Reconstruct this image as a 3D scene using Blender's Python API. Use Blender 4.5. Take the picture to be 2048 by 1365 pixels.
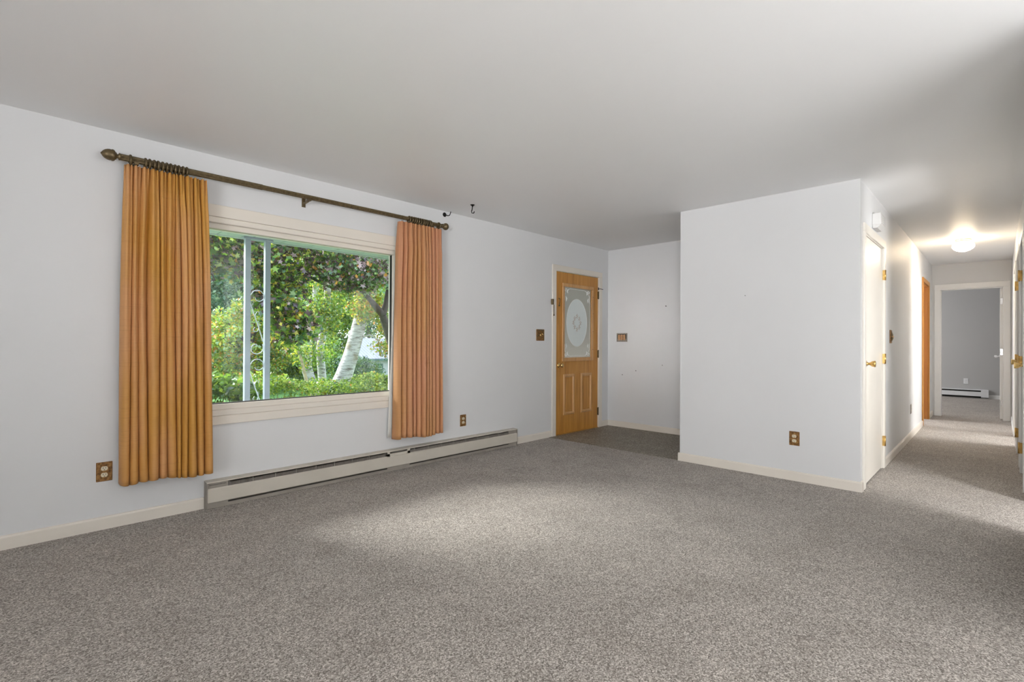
import bpy, bmesh, math, random
import numpy as np
from mathutils import Vector, Matrix
from math import sin, cos, pi, radians, sqrt
for o in list(bpy.data.objects): bpy.data.objects.remove(o)
SC = bpy.context.scene
COL = SC.collection
rnd = random.Random(7)

# ------------------------------------------------------------------ camera
F_PX, YAW, PITCH, ROLL, SHY, EYE = 1002.37, 0.76928, 0.0046, -0.00481, -1.3365, 1.1477
cd = bpy.data.cameras.new('camera'); cam = bpy.data.objects.new('camera', cd); COL.objects.link(cam)
r0 = Vector((sin(YAW), -cos(YAW), 0)); f0 = Vector((cos(YAW), sin(YAW), 0)); z0 = Vector((0, 0, 1))
fw = f0*cos(PITCH) + z0*sin(PITCH); up = z0*cos(PITCH) - f0*sin(PITCH)
rr = r0*cos(ROLL) - up*sin(ROLL); uu = r0*sin(ROLL) + up*cos(ROLL)
M = Matrix((rr, uu, -fw)).transposed().to_4x4(); M.translation = Vector((0, 0, EYE))
cam.matrix_world = M
cd.sensor_width = 36; cd.lens = F_PX/2048*36; cd.shift_y = SHY/2048; cd.clip_start = .02; cd.clip_end = 300
SC.camera = cam

# ------------------------------------------------------------------ world, sun, added fill lamps, daylight from kitchen and side bedroom, exposure
w = bpy.data.worlds.new('sky'); SC.world = w; w.use_nodes = True
nt = w.node_tree; nt.nodes.clear()
out = nt.nodes.new('ShaderNodeOutputWorld'); bg = nt.nodes.new('ShaderNodeBackground')
tc = nt.nodes.new('ShaderNodeTexCoord'); sx = nt.nodes.new('ShaderNodeSeparateXYZ'); cr = nt.nodes.new('ShaderNodeValToRGB')
nt.links.new(tc.outputs['Generated'], sx.inputs[0]); nt.links.new(sx.outputs['Z'], cr.inputs[0])
cr.color_ramp.elements[0].color = (.82, .88, .95, 1); cr.color_ramp.elements[1].color = (.62, .76, 1, 1)
nt.links.new(cr.outputs[0], bg.inputs[0]); bg.inputs[1].default_value = 4.8
nt.links.new(bg.outputs[0], out.inputs[0])

def sun(name, d, strength, angle, col):
    l = bpy.data.lights.new(name, 'SUN'); l.energy = strength; l.angle = radians(angle); l.color = col
    o = bpy.data.objects.new(name, l); COL.objects.link(o)
    o.rotation_euler = Vector(d).to_track_quat('-Z', 'Y').to_euler(); return o
sun('sun', (.50, -1.0, -.72), 18.0, 24, (1, .97, .92))

def area(name, loc, d, sx_, sy_, e, col=(1, 1, 1), spread=180):
    l = bpy.data.lights.new(name, 'AREA'); l.shape = 'RECTANGLE'; l.size = sx_; l.size_y = sy_
    l.energy = e; l.color = col; l.spread = radians(spread)
    o = bpy.data.objects.new(name, l); COL.objects.link(o); o.location = loc
    o.rotation_euler = Vector(d).to_track_quat('-Z', 'Y').to_euler(); return o
area('west_fill', (-4.52, -1.4, 1.35), (1, .20, .42), 2.8, 1.7, 235, (.985, .992, 1), 97)  # added fill lamp on the solid west wall, mainly for the partition
area('south_fill', (-.3, -3.1, 1.25), (.8, 1, 1.0), 2.4, 2.0, 14, (.985, .992, 1), 140)  # weak fill lamp added behind the camera, the rear wall has no opening
area('ceiling_fill', (1.3, -3.1, 1.25), (.5, 1, 1.6), 2.2, 2.0, 135, (.985, .992, 1), 140)  # lamp added and tilted up to brighten the ceiling, no door behind it
area('entry_glow_fill', (-4.52, 2.55, 1.5), (10.5, .80, -.15), .4, .6, 1.1, (1, .99, .98), 12)  # narrow beam added to put a soft glow on the entry end wall
area('daylight_kitchen_window', (3.85, -1.70, 1.32), (.25, 1, .12), .7, 1.0, 84, (1, .995, .985))
area('daylight_bedroom_window', (8.42, -2.6, 1.5), (0, 1, .2), 1.2, 1.1, 110, (1, .99, .97))
area('hall_fill', (9.6, 3.0, 1.5), (0, -1, .2), 1.0, 1.1, 85, (1, .99, .98))  # unseen lamp added in the side room to brighten the far hallway
area('far_bedroom_fill', (12.8, 3.75, 1.4), (0, -1, 0), 1.2, 1.1, 70, (1, .99, .98))  # lamp added out of view to lift the far bedroom
pl = area('portal_picture_window', (1.735, 4.02, 1.33), (0, -1, 0), 1.5, 1.22, 1)
pl.data.cycles.is_portal = True

SC.view_settings.view_transform = 'Standard'; SC.view_settings.look = 'None'
SC.view_settings.gamma = 1; SC.view_settings.use_curve_mapping = False
SC.view_settings.exposure = 0.12

# ------------------------------------------------------------------ materials
def s2l(c): return tuple(((x/12.92) if x <= .04045 else ((x+.055)/1.055)**2.4) for x in c)
def rgb(r, g, b): return s2l((r/255, g/255, b/255)) + (1,)
class NM:
    def __init__(s, name):
        s.m = bpy.data.materials.new(name); s.m.use_nodes = True; s.t = s.m.node_tree
        s.b = s.t.nodes['Principled BSDF']; s.out = s.t.nodes['Material Output']
    def n(s, kind, **kw):
        x = s.t.nodes.new('ShaderNode'+kind)
        for k, v in kw.items(): setattr(x, k, v)
        return x
    def l(s, a, b): s.t.links.new(a, b)
    def coord(s, scale=(1, 1, 1), which='Object'):
        tc = s.n('TexCoord'); mp = s.n('Mapping'); mp.inputs['Scale'].default_value = scale
        s.l(tc.outputs[which], mp.inputs[0]); return mp.outputs[0]
    def noise(s, vec, sc, detail=3, rough=.55):
        x = s.n('TexNoise'); x.inputs['Scale'].default_value = sc; x.inputs['Detail'].default_value = detail
        x.inputs['Roughness'].default_value = rough; s.l(vec, x.inputs['Vector']); return x.outputs['Fac']
    def ramp(s, fac, stops):
        x = s.n('ValToRGB'); e = x.color_ramp.elements
        while len(e) < len(stops): e.new(.5)
        for i, (p, c) in enumerate(stops): e[i].position = p; e[i].color = c
        s.l(fac, x.inputs[0]); return x.outputs[0]
    def mix(s, a, b, fac, mode='MIX'):
        x = s.n('MixRGB', blend_type=mode)
        for i, v in ((1, a), (2, b)):
            if hasattr(v, 'links'): s.l(v, x.inputs[i])
            else: x.inputs[i].default_value = v
        if hasattr(fac, 'links'): s.l(fac, x.inputs[0])
        else: x.inputs[0].default_value = fac
        return x.outputs[0]
    def bump(s, h, st, dist=.01):
        x = s.n('Bump'); x.inputs['Strength'].default_value = st; x.inputs['Distance'].default_value = dist
        s.l(h, x.inputs['Height']); s.l(x.outputs[0], s.b.inputs['Normal'])
def simple(name, col, rough=.5, metal=0, var=.04, sc=6, bump=0, bsc=80):
    k = NM(name); v = k.coord(); f = k.noise(v, sc, 3)
    a = tuple(c*(1-var) for c in col[:3])+(1,); b = tuple(min(1, c*(1+var)) for c in col[:3])+(1,)
    k.l(k.ramp(f, [(.3, a), (.7, b)]), k.b.inputs['Base Color'])
    k.b.inputs['Roughness'].default_value = rough; k.b.inputs['Metallic'].default_value = metal
    if bump: k.bump(k.noise(v, bsc, 4), bump, .003)
    return k.m
MAT = {}
MAT['wall'] = simple('wall_paint', (.72, .722, .725, 1), .5, 0, .012, 1.5, .06, 35)
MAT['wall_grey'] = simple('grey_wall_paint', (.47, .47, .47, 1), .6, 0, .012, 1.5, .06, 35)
MAT['ceiling'] = simple('ceiling_paint', (.88, .88, .88, 1), .50, 0, .012, .8, .05, 12)
MAT['trim'] = simple('cream_trim_paint', (.78, .725, .645, 1), .38, 0, .02, 3)
MAT['white_trim'] = simple('white_trim_paint', (.84, .84, .83, 1), .35, 0, .01, 3)
MAT['closet'] = simple('cream_door_paint', (.80, .76, .69, 1), .38, 0, .015, 2)
MAT['white'] = simple('white_plastic', (.62, .61, .60, 1), .4)
MAT['iron'] = simple('black_iron', (.012, .011, .010, 1), .5, .6)
MAT['brass'] = simple('brass', (.62, .40, .14, 1), .32, 1, .2, 40)
MAT['brass_bright'] = simple('bright_brass', (.78, .56, .24, 1), .22, 1, .1, 40)
MAT['bronze'] = simple('antique_bronze', (.145, .105, .052, 1), .42, .55, .35, 60)
MAT['copper'] = simple('copper_toggle', (.60, .36, .20, 1), .35, .7, .15, 60)
MAT['chrome'] = simple('chrome', (.75, .75, .76, 1), .15, 1)
MAT['ivory'] = simple('ivory_plastic', (.72, .64, .47, 1), .35)
MAT['dark'] = simple('dark_slot', (.012, .010, .008, 1), .7)
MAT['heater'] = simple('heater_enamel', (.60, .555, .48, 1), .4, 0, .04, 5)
MAT['heater_grey'] = simple('heater_grey_metal', (.34, .31, .27, 1), .5, .2, .08, 12)  # plain grey metal for rails, covers, clips and some wall plates
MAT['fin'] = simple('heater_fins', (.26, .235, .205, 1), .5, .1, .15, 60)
MAT['heater_white'] = simple('bedroom_heater_enamel', (.75, .76, .78, 1), .4)
MAT['siding'] = simple('white_siding', (.34, .35, .38, 1), .7)
MAT['post'] = simple('porch_post_paint', (.27, .32, .355, 1), .45, 0, .03)
MAT['scroll'] = simple('painted_ironwork', (.50, .56, .60, 1), .4)
MAT['soffit'] = simple('soffit_panels', (.36, .44, .39, 1), .6)
MAT['lining'] = simple('curtain_lining', (.70, .70, .66, 1), .9)
MAT['concrete'] = simple('porch_slab', (.35, .35, .34, 1), .9, 0, .1, 10)

# brass plates with stamped darker relief
k = NM('antique_brass_plate'); v = k.coord(); f = k.noise(v, 70, 4, .7)
k.l(k.ramp(f, [(.32, (.09, .04, .012, 1)), (.55, (.30, .15, .045, 1)), (.75, (.50, .31, .11, 1))]), k.b.inputs['Base Color'])
k.b.inputs['Metallic'].default_value = .45; k.b.inputs['Roughness'].default_value = .42; k.bump(f, .5, .004); MAT['plate'] = k.m
# carpet
k = NM('taupe_carpet'); v = k.coord()
f1 = k.noise(v, 150, 3, .8); f2 = k.noise(v, 3.2, 5, .62)
vo = k.n('TexVoronoi'); vo.inputs['Scale'].default_value = 210; k.l(v, vo.inputs['Vector'])
sp_ = k.n('SeparateColor'); k.l(vo.outputs['Color'], sp_.inputs[0])
f3 = k.mix(sp_.outputs[0], f1, .55)
c = k.ramp(f3, [(.22, (.09, .074, .062, 1)), (.42, (.270, .240, .212, 1)), (.60, (.42, .378, .340, 1)), (.80, (.76, .71, .66, 1))])
c2 = k.ramp(f2, [(.34, (.90, .89, .88, 1)), (.5, (1, 1, 1, 1)), (.66, (1.07, 1.065, 1.06, 1))])
c = k.mix(c, c2, 1.0, 'MULTIPLY')
# footprint and vacuum creases: thin dark scribbles where a warped noise crosses its mid value
f4 = k.noise(v, 2.6, 3, .5); cre = k.ramp(f4, [(.490, (1, 1, 1, 1)), (.499, (.80, .80, .80, 1)), (.508, (1, 1, 1, 1))])
msk = k.ramp(k.noise(v, 1.7, 2), [(.52, (0, 0, 0, 1)), (.62, (1, 1, 1, 1))])
c = k.mix(c, k.mix((1, 1, 1, 1), cre, msk), 1.0, 'MULTIPLY')
k.l(c, k.b.inputs['Base Color']); k.b.inputs['Roughness'].default_value = 1; k.b.inputs['Specular IOR Level'].default_value = .1
k.b.inputs['Sheen Weight'].default_value = .15
k.bump(f3, .35, .006); MAT['carpet'] = k.m
# entry vinyl: small pebbled lattice
k = NM('entry_vinyl'); v = k.coord()
vo = k.n('TexVoronoi'); vo.inputs['Scale'].default_value = 55; k.l(v, vo.inputs['Vector'])
c = k.ramp(vo.outputs['Distance'], [(.15, (.46, .42, .35, 1)), (.50, (.20, .175, .135, 1))])
c = k.mix(c, k.ramp(k.noise(v, 5, 3), [(.3, (.85, .85, .85, 1)), (.7, (1.1, 1.1, 1.1, 1))]), 1, 'MULTIPLY')
k.l(c, k.b.inputs['Base Color']); k.b.inputs['Roughness'].default_value = .55; MAT['vinyl'] = k.m
# woods
def wood(name, c1, c2, c3, sc=(14, 14, .9), rough=.35):
    k = NM(name); v = k.coord(sc); f = k.noise(v, 2.2, 5, .6)
    wv = k.n('TexWave'); wv.inputs['Scale'].default_value = 2.2; wv.inputs['Distortion'].default_value = 5
    wv.inputs['Detail'].default_value = 2; k.l(v, wv.inputs['Vector'])
    c = k.ramp(f, [(.3, c1), (.5, c2), (.72, c3)])
    c = k.mix(c, k.ramp(wv.outputs['Fac'], [(.0, (.72, .72, .72, 1)), (.5, (1, 1, 1, 1))]), .55, 'MULTIPLY')
    k.l(c, k.b.inputs['Base Color']); k.b.inputs['Roughness'].default_value = rough; k.bump(f, .08, .002); return k.m
MAT['oak'] = wood('oak_veneer', (.42, .175, .028, 1), (.56, .255, .042, 1), (.66, .33, .075, 1))
MAT['oak_light'] = wood('oak_moulding', (.50, .26, .09, 1), (.62, .34, .13, 1), (.72, .42, .19, 1))
MAT['wood_trim'] = wood('orange_wood_trim', (.50, .20, .03, 1), (.62, .27, .045, 1), (.72, .36, .08, 1))
MAT['wood_inner'] = wood('orange_wood_jamb', (.38, .13, .025, 1), (.46, .17, .03, 1), (.52, .22, .05, 1))
# silk curtains: slubby weave
def silk(name, a, b, c3):
    k = NM(name); v = k.coord((3, 3, 160)); f = k.noise(v, 1.5, 4, .65); v2 = k.coord((1, 1, .25)); g = k.noise(v2, 5, 2)
    c = k.mix(k.ramp(g, [(.35, a), (.65, b)]), k.ramp(f, [(.28, (.62, .62, .62, 1)), (.45, (1, 1, 1, 1))]), .55, 'MULTIPLY')
    k.l(c, k.b.inputs['Base Color']); k.b.inputs['Roughness'].default_value = .62
    k.b.inputs['Sheen Weight'].default_value = .08; k.b.inputs['Sheen Tint'].default_value = c3
    k.bump(f, .25, .002); return k.m
MAT['silk_left'] = silk('golden_silk', (.55, .27, .045, 1), (.60, .30, .12, 1), (1, .75, .5, 1))
MAT['silk_right'] = silk('copper_silk', (.52, .26, .10, 1), (.54, .25, .13, 1), (1, .75, .6, 1))
# glass: thin pane, clear with mirror reflection
k = NM('window_glass'); k.t.nodes.remove(k.b)
tr = k.n('BsdfTransparent'); gl = k.n('BsdfGlossy'); gl.inputs['Roughness'].default_value = 0; mx = k.n('MixShader')
fr = k.n('Fresnel'); fr.inputs['IOR'].default_value = 1.45
tr.inputs[0].default_value = (.97, .985, .98, 1)
k.l(fr.outputs[0], mx.inputs[0]); k.l(tr.outputs[0], mx.inputs[1]); k.l(gl.outputs[0], mx.inputs[2]); k.l(mx.outputs[0], k.out.inputs[0])
MAT['glass'] = k.m
# frosted door glass: lets daylight glow through
def frosted(name, col, tl=.35):
    k = NM(name); k.b.inputs['Base Color'].default_value = col; k.b.inputs['Roughness'].default_value = .25
    t = k.n('BsdfTranslucent'); t.inputs[0].default_value = col; mx = k.n('MixShader'); mx.inputs[0].default_value = tl
    k.l(k.b.outputs[0], mx.inputs[1]); k.l(t.outputs[0], mx.inputs[2]); k.l(mx.outputs[0], k.out.inputs[0]); return k.m
MAT['frost_grey'] = frosted('grey_frosted_glass', (.60, .59, .55, 1), .34)
MAT['frost_pale'] = frosted('pale_frosted_glass', (.86, .93, .92, 1), .10)
MAT['etch_white'] = frosted('white_etching', (.95, .96, .95, 1), .04)
MAT['etch_tan'] = simple('tan_flower_etching', (.50, .42, .35, 1), .5)
# lamp globe
k = NM('lit_globe'); k.b.inputs['Base Color'].default_value = (.9, .9, .88, 1)
k.b.inputs['Emission Color'].default_value = (1, .80, .56, 1); k.b.inputs['Emission Strength'].default_value = 46; MAT['globe'] = k.m
# ground, bark, metal roof
k = NM('lawn_grass'); v = k.coord(); f = k.noise(v, 3, 6, .7)
k.l(k.ramp(f, [(.3, (.06, .16, .03, 1)), (.7, (.16, .34, .08, 1))]), k.b.inputs['Base Color']); k.b.inputs['Roughness'].default_value = .9
k.bump(k.noise(v, 60, 3), .8, .03); MAT['lawn'] = k.m
k = NM('birch_bark'); v = k.coord((3, 3, 14)); f = k.noise(v, 1.6, 4, .7); f2 = k.noise(k.coord(), 3, 3)
c = k.ramp(f, [(.34, (.07, .055, .04, 1)), (.42, (.22, .21, .20, 1)), (.58, (.40, .395, .39, 1))])
c = k.mix(c, (.16, .13, .07, 1), k.ramp(f2, [(.55, (0, 0, 0, 1)), (.68, (.8, .8, .8, 1))]))
k.l(c, k.b.inputs['Base Color']); k.b.inputs['Roughness'].default_value = .8; k.bump(f, .5, .02); MAT['birch'] = k.m
MAT['bark'] = simple('dark_bark', (.045, .035, .028, 1), .9, 0, .4, 20, .6, 30)
MAT['bark_pale'] = simple('pale_bark', (.34, .27, .18, 1), .9, 0, .3, 14, .4, 30)
k = NM('metal_roof'); v = k.coord(); wv = k.n('TexWave'); wv.wave_type = 'BANDS'; wv.bands_direction = 'X'; wv.inputs['Scale'].default_value = .9
k.l(v, wv.inputs['Vector']); k.l(k.ramp(wv.outputs['Fac'], [(0, (.16, .16, .19, 1)), (.2, (.25, .25, .29, 1))]), k.b.inputs['Base Color'])
k.b.inputs['Roughness'].default_value = .85; MAT['roof'] = k.m
MAT['far_glass'] = simple('dark_window_panes', (.05, .09, .11, 1), .1)
# leaves: colour per leaf from a mesh attribute (a leaf keeps its own colour)
k = NM('leaves'); k.t.nodes.remove(k.b)
at = k.n('Attribute'); at.attribute_name = 'leaf_colour'
di = k.n('BsdfDiffuse'); tl = k.n('BsdfTranslucent'); gl = k.n('BsdfGlossy'); gl.inputs['Roughness'].default_value = .33
gl.inputs[0].default_value = (.8, .85, .9, 1)
m1 = k.n('MixShader'); m1.inputs[0].default_value = .42; m2 = k.n('MixShader'); m2.inputs[0].default_value = .05
k.l(at.outputs['Color'], di.inputs[0]); k.l(at.outputs['Color'], tl.inputs[0])
k.l(di.outputs[0], m1.inputs[1]); k.l(tl.outputs[0], m1.inputs[2]); k.l(m1.outputs[0], m2.inputs[1]); k.l(gl.outputs[0], m2.inputs[2])
k.l(m2.outputs[0], k.out.inputs[0]); MAT['leaf'] = k.m

# ------------------------------------------------------------------ mesh helpers
class MB:
    def __init__(s): s.v = []; s.f = []; s.sm = []
    def raw(s, vs, fs, smooth=False):
        o = len(s.v); s.v += [tuple(p) for p in vs]; s.f += [tuple(i+o for i in q) for q in fs]; s.sm += [smooth]*len(fs); return s
    def box(s, x0, x1, y0, y1, z0_, z1):
        x0, x1 = min(x0, x1), max(x0, x1); y0, y1 = min(y0, y1), max(y0, y1); z0_, z1 = min(z0_, z1), max(z0_, z1)
        vs = [(x, y, z) for z in (z0_, z1) for x, y in ((x0, y0), (x1, y0), (x1, y1), (x0, y1))]
        return s.raw(vs, [(3, 2, 1, 0), (4, 5, 6, 7), (0, 1, 5, 4), (1, 2, 6, 5), (2, 3, 7, 6), (3, 0, 4, 7)])
    def prism(s, prof, axis, a, b):
        """closed profile of (p,q) points extruded along axis a..b; axis 'x': (y,z)  'y': (x,z)  'z': (x,y)"""
        n = len(prof)
        f = {'x': lambda t, p: (t, p[0], p[1]), 'y': lambda t, p: (p[0], t, p[1]), 'z': lambda t, p: (p[0], p[1], t)}[axis]
        vs = [f(a, p) for p in prof]+[f(b, p) for p in prof]
        return s.raw(vs, [tuple(range(n))[::-1], tuple(range(n, 2*n))]+[(i, (i+1) % n, n+(i+1) % n, n+i) for i in range(n)])
    def tube(s, pts, r, n=8, cap=True):
        pts = [Vector(p) for p in pts]; rs = r if isinstance(r, (list, tuple)) else [r]*len(pts)
        vs = []; fs = []; pu = None
        for i, p in enumerate(pts):
            d = (pts[min(i+1, len(pts)-1)]-pts[max(i-1, 0)]).normalized()
            if pu is None: pu = d.orthogonal().normalized()
            u = (pu-d*pu.dot(d)).normalized(); pu = u; w_ = d.cross(u)
            for j in range(n):
                a = 2*pi*j/n; vs.append(p+(u*cos(a)+w_*sin(a))*rs[i])
        for i in range(len(pts)-1):
            for j in range(n): fs.append((i*n+j, i*n+(j+1) % n, (i+1)*n+(j+1) % n, (i+1)*n+j))
        s.raw(vs, fs, True)
        if cap: s.raw([vs[j] for j in range(n)], [tuple(range(n))[::-1]]); s.raw([vs[-n+j] for j in range(n)], [tuple(range(n))])
        return s
    def lathe(s, o, axis, prof, n=20):
        """prof: (distance along axis, radius)"""
        o = Vector(o); d = Vector(axis).normalized(); u = d.orthogonal().normalized(); w_ = d.cross(u)
        vs = [o+d*h+(u*cos(2*pi*j/n)+w_*sin(2*pi*j/n))*r for h, r in prof for j in range(n)]
        fs = [(i*n+j, i*n+(j+1) % n, (i+1)*n+(j+1) % n, (i+1)*n+j) for i in range(len(prof)-1) for j in range(n)]
        return s.raw(vs, fs, True)
    def torus(s, o, axis, R, r, n=24, m=8):
        o = Vector(o); d = Vector(axis).normalized(); u = d.orthogonal().normalized(); w_ = d.cross(u); vs = []
        for i in range(n):
            a = 2*pi*i/n; e = u*cos(a)+w_*sin(a)
            for j in range(m):
                b = 2*pi*j/m; vs.append(o+e*(R+r*cos(b))+d*r*sin(b))
        fs = [(i*m+j, ((i+1) % n)*m+j, ((i+1) % n)*m+(j+1) % m, i*m+(j+1) % m) for i in range(n) for j in range(m)]
        return s.raw(vs, fs, True)
    def build(s, name, mat, parent=None, bevel=0, origin=None, seg=1):
        me = bpy.data.meshes.new(name); vs = s.v
        o = bpy.data.objects.new(name, me); COL.objects.link(o)
        if origin is not None: vs = [(a-origin[0], b-origin[1], c-origin[2]) for a, b, c in vs]; o.location = origin
        me.from_pydata(vs, [], s.f); me.polygons.foreach_set('use_smooth', s.sm)
        bm = bmesh.new(); bm.from_mesh(me); bmesh.ops.recalc_face_normals(bm, faces=bm.faces)
        if bevel: bmesh.ops.bevel(bm, geom=list(bm.edges), offset=bevel, segments=seg, affect='EDGES')
        bm.to_mesh(me); bm.free(); me.update()
        me.materials.append(MAT[mat] if isinstance(mat, str) else mat)
        if parent:
            q = parent; off = Vector((0, 0, 0))
            while q is not None: off += q.location; q = q.parent
            o.parent = parent; o.location = o.location - off
        return o
def tag(o, label, cat, group=None, kind=None):
    o['label'] = label; o['category'] = cat
    if group: o['group'] = group
    if kind: o['kind'] = kind
    return o
def thing(name, loc, label, cat, group=None, kind=None):
    o = bpy.data.objects.new(name, None); COL.objects.link(o); o.location = loc; o.empty_display_size = .1
    return tag(o, label, cat, group, kind)
def struct(name, mb, mat, label, cat, bevel=0):
    return tag(mb.build(name, mat, None, bevel), label, cat, None, 'structure')
def dup(root, loc=None, label=None):
    r = root.copy(); COL.objects.link(r)
    if loc is not None: r.location = loc
    if label: r['label'] = label
    for ch in list(root.children):
        c = ch.copy(); COL.objects.link(c); c.parent = r
        for g in list(ch.children):
            d = g.copy(); COL.objects.link(d); d.parent = c
    return r

# ------------------------------------------------------------------ dimensions
W, P, HL, HR, PL, FX, HE, BX, C = 3.911, 4.682, .765, -.16, 2.236, 5.969, 10.63, 14.73, 2.44
WX0, WX1, SY0, T = -4.6, BX, -3.2, .12

# ------------------------------------------------------------------ floor, ceiling
struct('floor', MB().box(WX0-T, WX1+T, SY0-T, W+.16, -.12, 0), 'carpet', 'taupe grey cut-pile carpet covering the room and hallway', 'carpet')
struct('entry_floor', MB().box(P-.002, FX, PL-.005, W, -.02, .003), 'vinyl', 'brown pebbled vinyl floor of the entry before the oak door', 'floor')
struct('ceiling', MB().box(WX0-T, WX1+T, SY0-T, W+.16, C, C+.12), 'ceiling', 'smooth white painted ceiling', 'ceiling')

def wall_x(name, x0, x1, y0, y1, holes, mat='wall', label='', z1=C):
    """wall running along x with rectangular holes (xa, xb, za, zb)"""
    mb = MB(); x = x0
    for xa, xb, za, zb in sorted(holes):
        mb.box(x, xa, y0, y1, 0, z1)
        if za > 0: mb.box(xa, xb, y0, y1, 0, za)
        if zb < z1: mb.box(xa, xb, y0, y1, zb, z1)
        x = xb
    mb.box(x, x1, y0, y1, 0, z1)
    return struct(name, mb, mat, label, 'wall')
def wall_y(name, y0, y1, x0, x1, holes, mat='wall', label=''):
    mb = MB(); y = y0
    for ya, yb, za, zb in sorted(holes):
        mb.box(x0, x1, y, ya, 0, C)
        if za > 0: mb.box(x0, x1, ya, yb, 0, za)
        if zb < C: mb.box(x0, x1, ya, yb, zb, C)
        y = yb
    mb.box(x0, x1, y, y1, 0, C)
    return struct(name, mb, mat, label, 'wall')

GX0, GX1, GZ0, GZ1 = .955, 2.51, .706, 1.953
wall_x('wall_north', WX0-T, WX1+T, W, W+.16, [(GX0-.05, GX1+.05, GZ0-.05, GZ1+.05), (4.79, 5.75, 0, 2.05)], label='long pale grey wall with the picture window and oak front door')
wall_y('wall_foyer', PL-T, W, FX, FX+T, [], label='short grey wall at the end of the entry with triple switch')
wall_y('wall_partition', HL, PL, P, P+T, [], label='white partition wall between entry and hallway')
wall_x('wall_closet_side', P+T, FX, PL-T, PL, [], label='side wall of the entry behind the partition')
wall_x('wall_hall_left', P+T, HE, HL, HL+T, [(4.84, 5.735, 0, 2.045), (9.18, 10.0, 0, 2.05)], label='glossy white left wall of the hallway with closet door')
wall_x('wall_hall_right', 5.25, HE, HR-T, HR, [(5.62, 6.40, 0, 2.04), (6.74, 7.50, 0, 2.04), (8.04, 8.85, 0, 2.04)], label='white right wall of the hallway with closet doors')
wall_y('wall_hall_end', SY0, W, HE, HE+T, [(-.075, .665, 0, 2.04)], label='white wall closing the hallway around the far doorway')
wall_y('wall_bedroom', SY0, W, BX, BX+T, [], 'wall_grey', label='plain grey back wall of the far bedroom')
wall_y('wall_west', SY0, W, WX0-T, WX0, [], label='left end wall of the living room')
wall_x('wall_south', WX0, WX1, SY0-T, SY0, [], label='rear wall of the house')
wall_x('wall_kitchen', 2.9, 5.25, -1.87, -1.75, [], label='kitchen wall with window beside the hallway')
wall_y('wall_kitchen_side', -1.75, HR-T, 2.9-T, 2.9, [], label='side wall of the kitchen nook')
wall_x('wall_kitchen_opening', 2.9, 5.25, HR-T, HR, [(4.35, 5.25, 0, 2.06)], label='wall stub and header beside the kitchen opening')
wall_y('wall_hall_return', -1.87, HR-T, 5.25, 5.25+T, [], label='wall between kitchen nook and hallway closets')

# ------------------------------------------------------------------ baseboards
def bprof(s, o): return [(o, 0), (o+s*.014, 0), (o+s*.014, .066), (o+s*.009, .076), (o, .078)]
def base_x(name, x0, x1, y, s, mat='trim', label=''): return struct(name, MB().prism(bprof(s, y), 'x', x0, x1), mat, label, 'baseboard')
def base_y(name, y0, y1, x, s, mat='trim', label=''): return struct(name, MB().prism(bprof(s, x), 'y', y0, y1), mat, label, 'baseboard')
base_x('baseboard_north', WX0, 1.005, W, -1, label='cream baseboard left of the long wall heater')
base_x('baseboard_north.001', 4.075, 4.722, W, -1, label='cream baseboard between heater and front door')
base_x('baseboard_north.002', 5.815, FX, W, -1, label='short cream baseboard right of the front door')
base_y('baseboard_foyer', PL, W-.014, FX, -1, label='cream baseboard along the entry end wall')
base_y('baseboard_partition', HL-.014, PL+.014, P, -1, label='cream baseboard along the white partition wall')
base_x('baseboard_hall_left', P+.0005, 4.745, HL, -1, label='cream baseboard stub at the hallway corner')
base_x('baseboard_hall_left.001', 5.81, 9.11, HL, -1, label='cream baseboard along the left hallway wall')
base_x('baseboard_hall_left.002', 10.07, HE, HL, -1, label='cream baseboard past the wood-cased doorway')
base_x('baseboard_closet_side', P+.0005, FX, PL, 1, label='cream baseboard on the entry side of the partition')
base_y('baseboard_bedroom', SY0, .13, BX, -1, 'white_trim', label='white baseboard right of the bedroom heater')
base_x('baseboard_hall_right', 7.56, 7.98, HR, 1, 'white_trim', label='white baseboard between the right hallway doors')
base_x('baseboard_hall_right.001', 8.91, HE, HR, 1, 'white_trim', label='white baseboard at the far end of the right hallway wall')

# ------------------------------------------------------------------ picture window
def frame_y(mb, x0, x1, z0_, z1, t, ya, yb):
    """rectangular frame in an xz plane, bars of width t between ya and yb"""
    mb.box(x0, x1, ya, yb, z1-t, z1); mb.box(x0, x1, ya, yb, z0_, z0_+t)
    mb.box(x0, x0+t, ya, yb, z0_+t, z1-t); mb.box(x1-t, x1, ya, yb, z0_+t, z1-t)
win = thing('window_1', (1.735, W, GZ0), 'large picture window in cream casing between the two curtains', 'window', kind='structure')
mb = MB(); x0, x1, za, zb = GX0-.075, GX1+.075, .626, 2.014   # casing inner edge
mb.box(x0-.08, x1+.08, W-.020, W, zb, zb+.083); mb.box(x0-.08, x1+.08, W-.020, W, .566, za)
mb.box(x0-.08, x0, W-.020, W, za, zb); mb.box(x1, x1+.08, W-.020, W, za, zb)
mb.build('casing', 'trim', win, .003)
mb = MB(); frame_y(mb, x0, x1, za, zb, .040, W-.012, W+.03); mb.build('window_stop', 'trim', win, .004)
mb = MB(); frame_y(mb, x0+.035, x1-.035, za+.038, zb-.036, .040, W+.022, W+.10); mb.build('sash', 'trim', win, .003)
mb = MB(); frame_y(mb, GX0-.004, GX1+.004, GZ0-.003, GZ1+.003, .0065, W+.045, W+.075); mb.build('glazing_gasket', 'dark', win)
MB().box(GX0-.002, GX1+.002, W+.066, W+.069, GZ0-.002, GZ1+.002).build('glass_pane', 'glass', win)

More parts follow.
